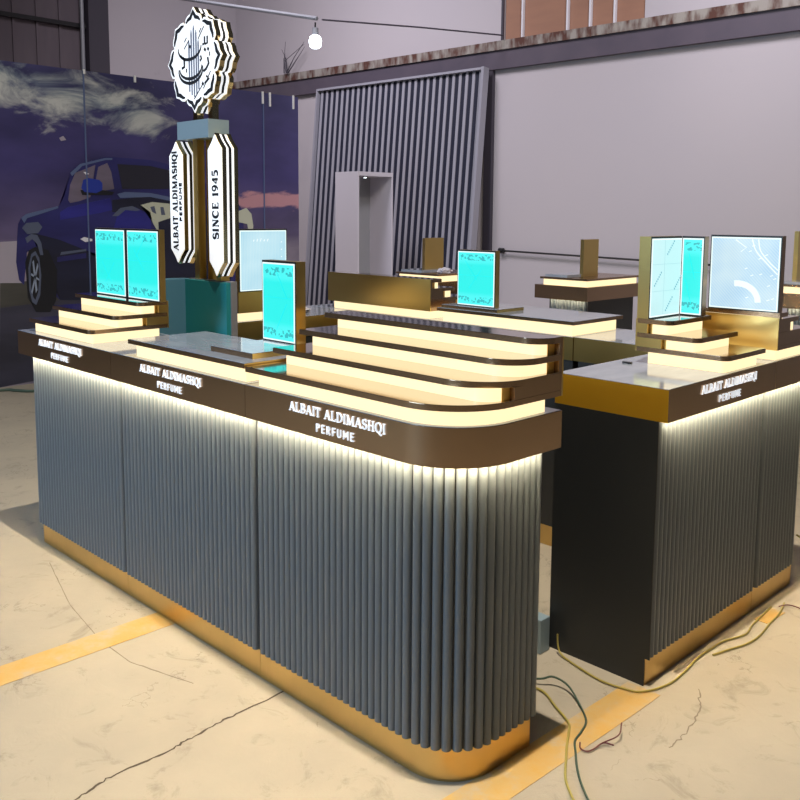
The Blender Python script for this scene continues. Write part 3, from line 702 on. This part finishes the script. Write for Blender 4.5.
def slim(x0, x1, z0, z1, tip=.045):
    c = (x0+x1)/2; w = x1-x0
    return [(c, z0), (c+w*.18, z0+tip*.6), (x1, z0+tip*1.4), (x1, z1-tip*1.4), (c+w*.18, z1-tip*.6), (c, z1), (c-w*.18, z1-tip*.6), (x0, z1-tip*1.4), (x0, z0+tip*1.4), (c-w*.18, z0+tip*.6)]
def sign_panel(x0, x1, z0, z1, lines, lab):
    cx, cz = (x0+x1)/2, (z0+z1)/2; pts = slim(x0, x1, z0, z1); y = .592
    body = L(obj('sign_panel', outline_prism(pts, y, y+.020, cx, cz), M['chrome_gold'], tw)); body['label'] = lab
    L2 = lambda o: o
    obj('white_layer', outline_prism(pts, y+.020, y+.032, cx, cz, .985), M['white_glow'], body)
    obj('black_layer', outline_prism(pts, y+.032, y+.046, cx, cz, .99), M['black'], body)
    obj('white_layer', outline_prism(pts, y+.046, y+.058, cx, cz, .985), M['white_glow'], body)
    obj('gold_layer', outline_prism(pts, y+.058, y+.078, cx, cz, 1.0), M['chrome_gold'], body)
    obj('white_face', outline_prism(pts, y-.003, y, cx, cz, .975), M['white_glow'], body)
    for s, font, a, b_, c, h in lines:     # text runs upward, tops to the left
        bm = bmesh.new(); text_mesh(bm, s, font, lambda u, v, d: (-v, y-.003-d, u), a, b_, -c-h/2, -c+h/2, .002, wt=1.7)
        obj('lettering', bm, M['ink'], body)
sign_panel(-2.291, -2.178, 1.235, 1.785, [('ALBAIT ALDIMASHQI', G, 1.295, 1.738, -2.246, .042), ('PERFUME', GS, 1.425, 1.60, -2.199, .020)], 'white pointed sign panel reading ALBAIT ALDIMASHQI PERFUME')
sign_panel(-1.975, -1.868, 1.19, 1.80, [('SINCE 1945', G, 1.353, 1.645, -1.921, .046)], 'white pointed sign panel reading SINCE 1945')
# star emblem
CX, CZ, RA = -2.090, 2.118, .210
def star(s=1.0):
    out = []
    for k in range(8):
        a = PI/2+k*PI/4
        tip = (math.cos(a), math.sin(a)); main = 1.0 if k % 2 == 0 else .97
        for t, r in ((-.5, .81), (-.42, .90), (-.30, .935), (-.14, .95), (0, main+(.07 if k in (0, 4) else .04)), (.14, .95), (.30, .935), (.42, .90)):
            aa = a+t*PI/4; out.append((CX+RA*r*s*math.cos(aa), CZ+RA*r*s*math.sin(aa)))
    return out
em = L(obj('emblem', outline_prism(star(), .605, .628, CX, CZ), M['chrome_gold'], tw))
for nme, a, b_, s, mm in (('white_layer', .628, .641, .985, 'white_glow'), ('dark_layer', .641, .655, .97, 'black'), ('white_layer', .655, .668, .985, 'white_glow'), ('gold_layer', .668, .69, 1.0, 'chrome_gold'), ('white_face', .602, .605, .99, 'white_glow')):
    obj(nme, outline_prism(star(), a, b_, CX, CZ, s), M[mm], em)
bm = bmesh.new(); T = lambda u, v, d: (u, .602-d, v)
st = star(.90)
for k in range(8):                      # black petal outline, open at the notches
    seg = [st[(k*8+j) % 64] for j in range(1, 8)]
    plate_strip(bm, [tuple(q) for q in seg], [.007, .014, .018, .020, .018, .014, .007], 0, .002, T)
obj('petal_outline', bm, M['ink'], em)
bm = bmesh.new()
def E(u, v): return (CX+u*RA, CZ+v*RA)
for a0, a1, cx, cy, rx, ry in ((175, 360, -.15, .27, .44, .24), (180, 365, -.12, -.14, .42, .22), (172, 368, -.12, -.18, .46, .27)):
    pts = [E(x, y) for x, y in arc(cx, cy, rx, ry, a0, a1, 16)]
    plate_strip(bm, pts, [.004+.010*math.sin(PI*i/16) for i in range(17)], 0, .002, T)
for pts, w in (([(.42, .42), (.42, .28), (.34, .27)], .010), ([(.52, .42), (.52, .28), (.43, .27)], .010), ([(.40, .18), (.46, .14)], .012), ([(.52, .18), (.57, .14)], .012),
               ([(-.42, .10), (-.36, .04), (-.36, -.10), (-.46, -.12)], .012), ([(-.50, .14), (-.46, .10)], .012), ([(-.16, .30), (-.10, .27)], .012), ([(-.28, -.14), (-.28, -.22)], .007),
               ([(.26, .06), (.30, .0), (.24, -.04)], .010), ([(.52, .0), (.56, -.12), (.46, -.22), (.36, -.26)], .011), ([(.60, .10), (.60, .02)], .006), ([(.46, -.36), (.56, -.42), (.40, -.50)], .011), ([(.30, -.48), (.36, -.52)], .011),
               ([(-.34, .40), (-.26, .48)], .004), ([(.22, .52), (.30, .60)], .004), ([(-.36, .26), (-.16, .42)], .004), ([(.18, .40), (.40, .62)], .004), ([(.35, -.60), (.62, -.28)], .004), ([(.0, -.78), (.34, -.50)], .004)):
    plate_strip(bm, [E(*p) for p in pts], w, 0, .002, T)
obj('calligraphy', bm, M['ink'], em)
bm = bmesh.new()
for u, z0, z1 in ((-.17, -.62, .42), (-.08, -.70, .62), (.01, -.74, .70), (.10, -.70, .60), (.18, -.60, .40)):
    plate_strip(bm, [E(u, z0), E(u, z1-.08), E(u, z1)], [.009, .011, .002], 0, .0015, T)
obj('vertical_strokes', bm, M['inkgrey'], em)

# ------------------------------------------------------------------ small stands beyond the island
def stand(label, loc, W, D, bw=.22, bz=.30, bx_=.2):
    t = thing('display_stand', label, 'display stand', loc, 0, 'small lit stands beyond the island')
    obj('counter_band', B(0, W, 0, D, ZB, ZT), M['bronze'], t)
    obj('light_box', B(.06, W-.03, .03, D-.05, ZT, ZT+.045), M['warm'], t)
    obj('top_plate', B(.04, W-.01, .01, D-.03, ZT+.045, ZT+.060), M['bronze'], t)
    obj('teal_plate', B(.06, W*.55, .05, D*.6, ZT+.060, ZT+.078), M['stone'], t)
    by = D*.30; bx_ += .04
    obj('upright_board', B(bx_, bx_+.03, by, by+bw, ZT+.060, ZT+.06+bz), M['brass'], t)
    obj('body', B(.09, W-.04, .07, D-.07, .0, ZB), M['body'], t)
    obj('kickplate', B(.088, W-.038, .068, D-.068, .0, .09), M['brass_kick'], t)
    obj('fluted_front', flutes(seg_path((.09, .07), (W-.04, .07), (0, -1)), .09, ZB-.001), M['flute'], t, smooth=True)
    bm = B(.09, W-.04, .035, .045, ZB-.002, ZB-.0005); obj('led_strip', bm, M['strip_soft'], t)
    return t
stand('small lit bronze stand with a narrow upright board, against the pale wall at centre right', (-2.74, 3.93, 0), .47, .77, bw=.20, bz=.28, bx_=.205)
stand('small lit stand with a square gold board, behind the long gold box', (-3.84, 3.48, 0), .52, .60, bw=.22, bz=.27, bx_=.13)
stand('small lit stand partly cut off at the right edge, behind the big pale panel', (-1.22, 4.60, 0), .62, .75, bw=.40, bz=.36, bx_=.01)

# ------------------------------------------------------------------ leaning fluted panel, white cabinet
lp = thing('fluted_wall_panel', 'tall dark grey slatted wall panel leaning against the back wall', 'wall panel', (-9.18, 6.80, 0))
W_, H_ = 3.09, 3.33
obj('backing_sheet', B(0, W_, .05, .08, 0.02, H_), M['slat_gap'], lp)
n = 28
for k in range(n):
    x = (k+.5)*W_/n
    bm = bmesh.new(); prism(bm, [(x-.020, .034), (x+.017, .034), (x+.020, .037), (x+.020, .049), (x-.020, .049)], .02, H_-.03)
    obj('slat', bm, M['slat'], lp)
bm = bmesh.new(); box(bm, 0, W_, -.01, .05, H_-.03, H_); box(bm, -.03, 0, -.01, .08, .02, H_); box(bm, W_, W_+.04, -.03, .08, .02, H_)
obj('edge_frame', bm, M['slat'], lp)
lp.rotation_euler = (math.radians(-5.2), 0, TILT)

wc = thing('white_cabinet', 'tall open fronted white cabinet standing before the slatted panel', 'cabinet', (-7.18, 5.724, 0))
w, d, h = .42, .587, 1.985
bm = B(0, w, 0, .02, 0, h); obj('side_wall', bm, M['clean_grey'], wc)
obj('side_wall', B(0, w, d-.02, d, 0, h), M['clean_grey'], wc)
obj('back_wall', B(0, .02, .02, d-.02, 0, h), M['in_grey'], wc)
obj('top_board', B(0, w, .02, d-.02, h-.05, h), M['clean_grey'], wc)
obj('bottom_board', B(.02, w, .02, d-.02, 0, .10), M['clean_grey'], wc)
for y in (.14, .26):
    bm = bmesh.new(); tube(bm, [(w-.16, y, h-.062), (w-.16, y, h-.05)], .03, 12); o = obj('spotlight', bm, M['black'], wc)
    bm = bmesh.new(); tube(bm, [(w-.16, y, h-.066), (w-.16, y, h-.062)], .016, 10); obj('lens', bm, M['bulb'], o)

# ------------------------------------------------------------------ hanging bulb and wall fittings
hb = thing('hanging_bulb', 'glowing white bulb hanging from a thin overhead conduit', 'light', (-6.67, 5, 3.40))
bm = bmesh.new(); prof = [(-.085, .0), (-.083, .035), (-.065, .062), (.0, .072), (.04, .060), (.058, .036)]
rings = []
for z, r in prof[1:]: rings.append([bm.verts.new((math.cos(a)*r, math.sin(a)*r, z)) for a in [2*PI*k/16 for k in range(16)]])
for A, Bq in zip(rings, rings[1:]):
    for k in range(16): bm.faces.new((A[k], A[(k+1) % 16], Bq[(k+1) % 16], Bq[k]))
bm.faces.new(rings[0][::-1]); bm.faces.new(rings[-1]); obj('bulb', bm, M['bulb'], hb, smooth=True)
bm = bmesh.new(); tube(bm, [(0, 0, .058), (0, 0, .14)], .035, 12); obj('socket', bm, M['fitting'], hb, smooth=True)
bm = bmesh.new(); tube(bm, [(0, 0, .14), (0.0, 0.0, .200)], .010, 8); obj('hook', bm, M['black'], hb)
bm = bmesh.new(); tube(bm, [(-9.6, 4.86, 4.33), (-6.64, 5.0, 3.637)], .022, 8)
tag(obj('overhead_conduit', bm, M['fitting'], smooth=True), 'thin grey conduit running down from the top left to the hanging bulb', 'conduit')
bm = bmesh.new(); tube(bm, [(-6.60, 5.04, 3.625), (-6.20, 6.21, 3.66), (-5.88, 7.36, 3.69)], .010, 6)
tag(obj('overhead_cable', bm, M['steel_dark'], smooth=True), 'thin dark cable from the hanging bulb to the rusty beam', 'cable')
bm = bmesh.new(); tube(bm, [(5.60, -.05, 1.02), (8.4, -.05, .955)], .012, 8); tube(bm, [(5.56, -.05, 1.021), (5.63, -.05, 1.019)], .035, 8)
o = obj('wall_rod', bm, M['black'], smooth=True); o.location = (-11.5, 7.235, 0); o.rotation_euler = (0, 0, TILT)
tag(o, 'long thin black rod fixed low along the pale back wall', 'rod')
o = bk('junction_box', M['black'], (1.93, 2.09, -.06, -.001, .82, 1.05), kind=False)
tag(o, 'small black box on the back wall beside the truck banner', 'box')
bm = bmesh.new()
rr = random.Random(5)
for k in range(7): tube(bm, [(-10.05+rr.uniform(-.06, .06), 7.16, 3.645), (-10.0+rr.uniform(-.1, .25), 7.16, 3.78+rr.uniform(0, .1)), (-9.95+rr.uniform(-.3, .4), 7.16, 3.85+rr.uniform(-.05, .30))], [.010, .006, .003], 5)
tag(obj('dry_twigs', bm, M['steel_dark']), 'dry brown twigs sticking up from the rusty beam', 'twigs')

# ------------------------------------------------------------------ loose cables and boxes on the floor
def cable(name, pts, r, m, label, parent=None):
    bm = bmesh.new(); tube(bm, spline([(x, y, max(z, r+.0015)) for x, y, z in pts], 6), r, 6)
    o = obj(name, bm, M[m], parent, smooth=True)
    if label: tag(o, label, 'cable', 'loose cables on the floor')
    return o
cable('loose_cable', [(-.30, .62, .004), (-.22, .646, .02), (-.188, .67, .03), (-.134, .674, .02), (-.06, .629, .006), (0, .572, .006), (.022, .515, .006), (.035, .465, .006), (.068, .42, .006), (.108, .368, .006), (.156, .317, .006), (.225, .26, .006), (.31, .20, .006)], .0032, 'cable_green', 'dark green cable looping out from behind the rounded counter')
cable('loose_cable', [(-.28, .58, .006), (-.193, .614, .006), (-.103, .568, .006), (-.032, .528, .006), (.0, .485, .006), (.028, .437, .006), (.068, .375, .006), (.12, .300, .006), (.19, .240, .006), (.27, .175, .006)], .0034, 'cable_yellow', 'yellow green cable running to the bottom edge beside the rounded counter')
cable('loose_cable', [(.050, .468, .006), (.066, .446, .006), (.086, .446, .006), (.094, .468, .006), (.098, .51, .008), (.128, .515, .012)], .0022, 'cable_red', 'short thin dark red wire on the floor by the rounded counter')
cable('loose_cable', [(.098, .505, .010), (.118, .555, .02), (.10, .60, .03)], .0018, 'cable_red', 'short dark red wire end curling upward off the floor')
cable('loose_cable', [(-.300, .848, .07), (-.295, .846, .03), (-.272, .839, .008), (-.186, .815, .006), (-.098, .797, .006), (-.024, .805, .006), (.03, .83, .006), (.065, .93, .006), (.062, 1.04, .006), (.05, 1.153, .008), (.05, 1.236, .006), (.055, 1.327, .006), (.085, 1.433, .006), (.070, 1.527, .006), (.055, 1.72, .006)], .0030, 'cable_yellow', 'long yellow green cable lying along the foot of the right counter')
cable('loose_cable', [(.075, 1.209, .006), (.095, 1.284, .006), (.118, 1.361, .006), (.125, 1.451, .006), (.11, 1.577, .006), (.10, 1.685, .006), (.075, 1.79, .006)], .0032, 'cable_yellow', 'yellow cable arching over the floor before the right counter')
cable('loose_cable', [(.075, 1.74, .008), (.10, 1.77, .012), (.14, 1.78, .006), (.17, 1.72, .006)], .0022, 'cable_red', 'short dark wire end near the far corner of the right counter')
cable('loose_cable', [(.02, 2.02, .20), (.05, 2.06, .17), (.10, 2.12, .14), (.10, 2.30, .16)], .004, 'cable_yellow', 'yellow cable poking out behind the far end of the right counter')
cable('floor_cable', [(-6.2, .6, .01), (-6.08, 1.19, .01), (-5.99, 1.28, .01), (-5.87, 1.37, .01), (-5.80, 1.62, .01), (-5.7, 2.2, .01)], .012, 'cable_green', None)
tag(bpy.data.objects['floor_cable'], 'dark cable on the floor at the foot of the truck banner', 'cable')
bm = B(-.392, -.335, .80, .853, .001, .12)
tag(obj('power_supply_box', bm, M['grey_block'], bevel=.003), 'small pale grey box on the floor between the rounded counter and the right counter', 'box')

def crumple(name, loc, sx, sy, sz, m, label, cat, seed):
    bm = bmesh.new(); bmesh.ops.create_icosphere(bm, subdivisions=3, radius=1); rn = random.Random(seed)
    for v in bm.verts:
        k = 1+rn.uniform(-.28, .28); v.co = Vector((v.co.x*sx*k, v.co.y*sy*k, max(v.co.z*sz*k, -sz*.6)+sz*.6))
    o = obj(name, bm, m); o.location = loc; tag(o, label, cat)
crumple('crumpled_film', (-3.42, 3.66, 1.0105), .045, .06, .025, M['clean_grey'], 'small crumple of clear wrapping film beside the square gold board', 'wrapping', 3)
crumple('crumpled_film', (-2.36, 1.36, .951), .06, .08, .016, M['clean_grey'], 'flat crumple of pale wrapping film on the inner left counter', 'wrapping', 8)
o = obj('cable_clip', B(-.305, -.27, 1.20, 1.212, .9502, .956), M['black'], bevel=.001)
tag(o, 'tiny black clip on the grey counter top beside the right riser', 'clip')

# ------------------------------------------------------------------ light
def area(name, loc, target, size, power, col, size_y=None, shape='RECTANGLE', spread=180):
    l = bpy.data.lights.new(name, 'AREA'); l.shape = shape; l.size = size
    if shape == 'RECTANGLE': l.size_y = size_y or size
    l.energy = power; l.color = col; l.spread = math.radians(spread)
    o = bpy.data.objects.new(name, l); C.objects.link(o); o.location = loc
    o.rotation_euler = (Vector(target)-Vector(loc)).to_track_quat('-Z', 'Y').to_euler()
    return o
area('high_bay_lamp', (.10, -.06, 6.2), (.10, -.06, 0), .08, 360, (1, .90, .74), shape='DISK')
area('wall_fill', (-6.5, 3.2, 6.6), (-9, 7.0, 2.2), 1.6, 125, (1, .93, 1.0), spread=100)  # unseen fill added to brighten the left and back walls
area('wall_fill', (-1.5, 4.2, 6.6), (-3.5, 7.5, 2.2), 1.6, 118, (1, .93, .97), spread=100)  # second added fill, aimed at the right part of the back wall
area('cool_fill', (-2.8, -7.0, 3.4), (-1.8, 0, .5), 2.4, 105, (.52, .75, 1.0), spread=90)  # added bluish fill behind the camera for the counter fronts, no doorway there
w = bpy.data.worlds.new('world'); bpy.context.scene.world = w; w.use_nodes = True
w.node_tree.nodes['Background'].inputs[0].default_value = (.62, .68, .85, 1)
w.node_tree.nodes['Background'].inputs[1].default_value = .05
vs = bpy.context.scene.view_settings
vs.view_transform = 'Standard'; vs.look = 'None'; vs.gamma = 1; vs.use_curve_mapping = False; vs.exposure = 0.0
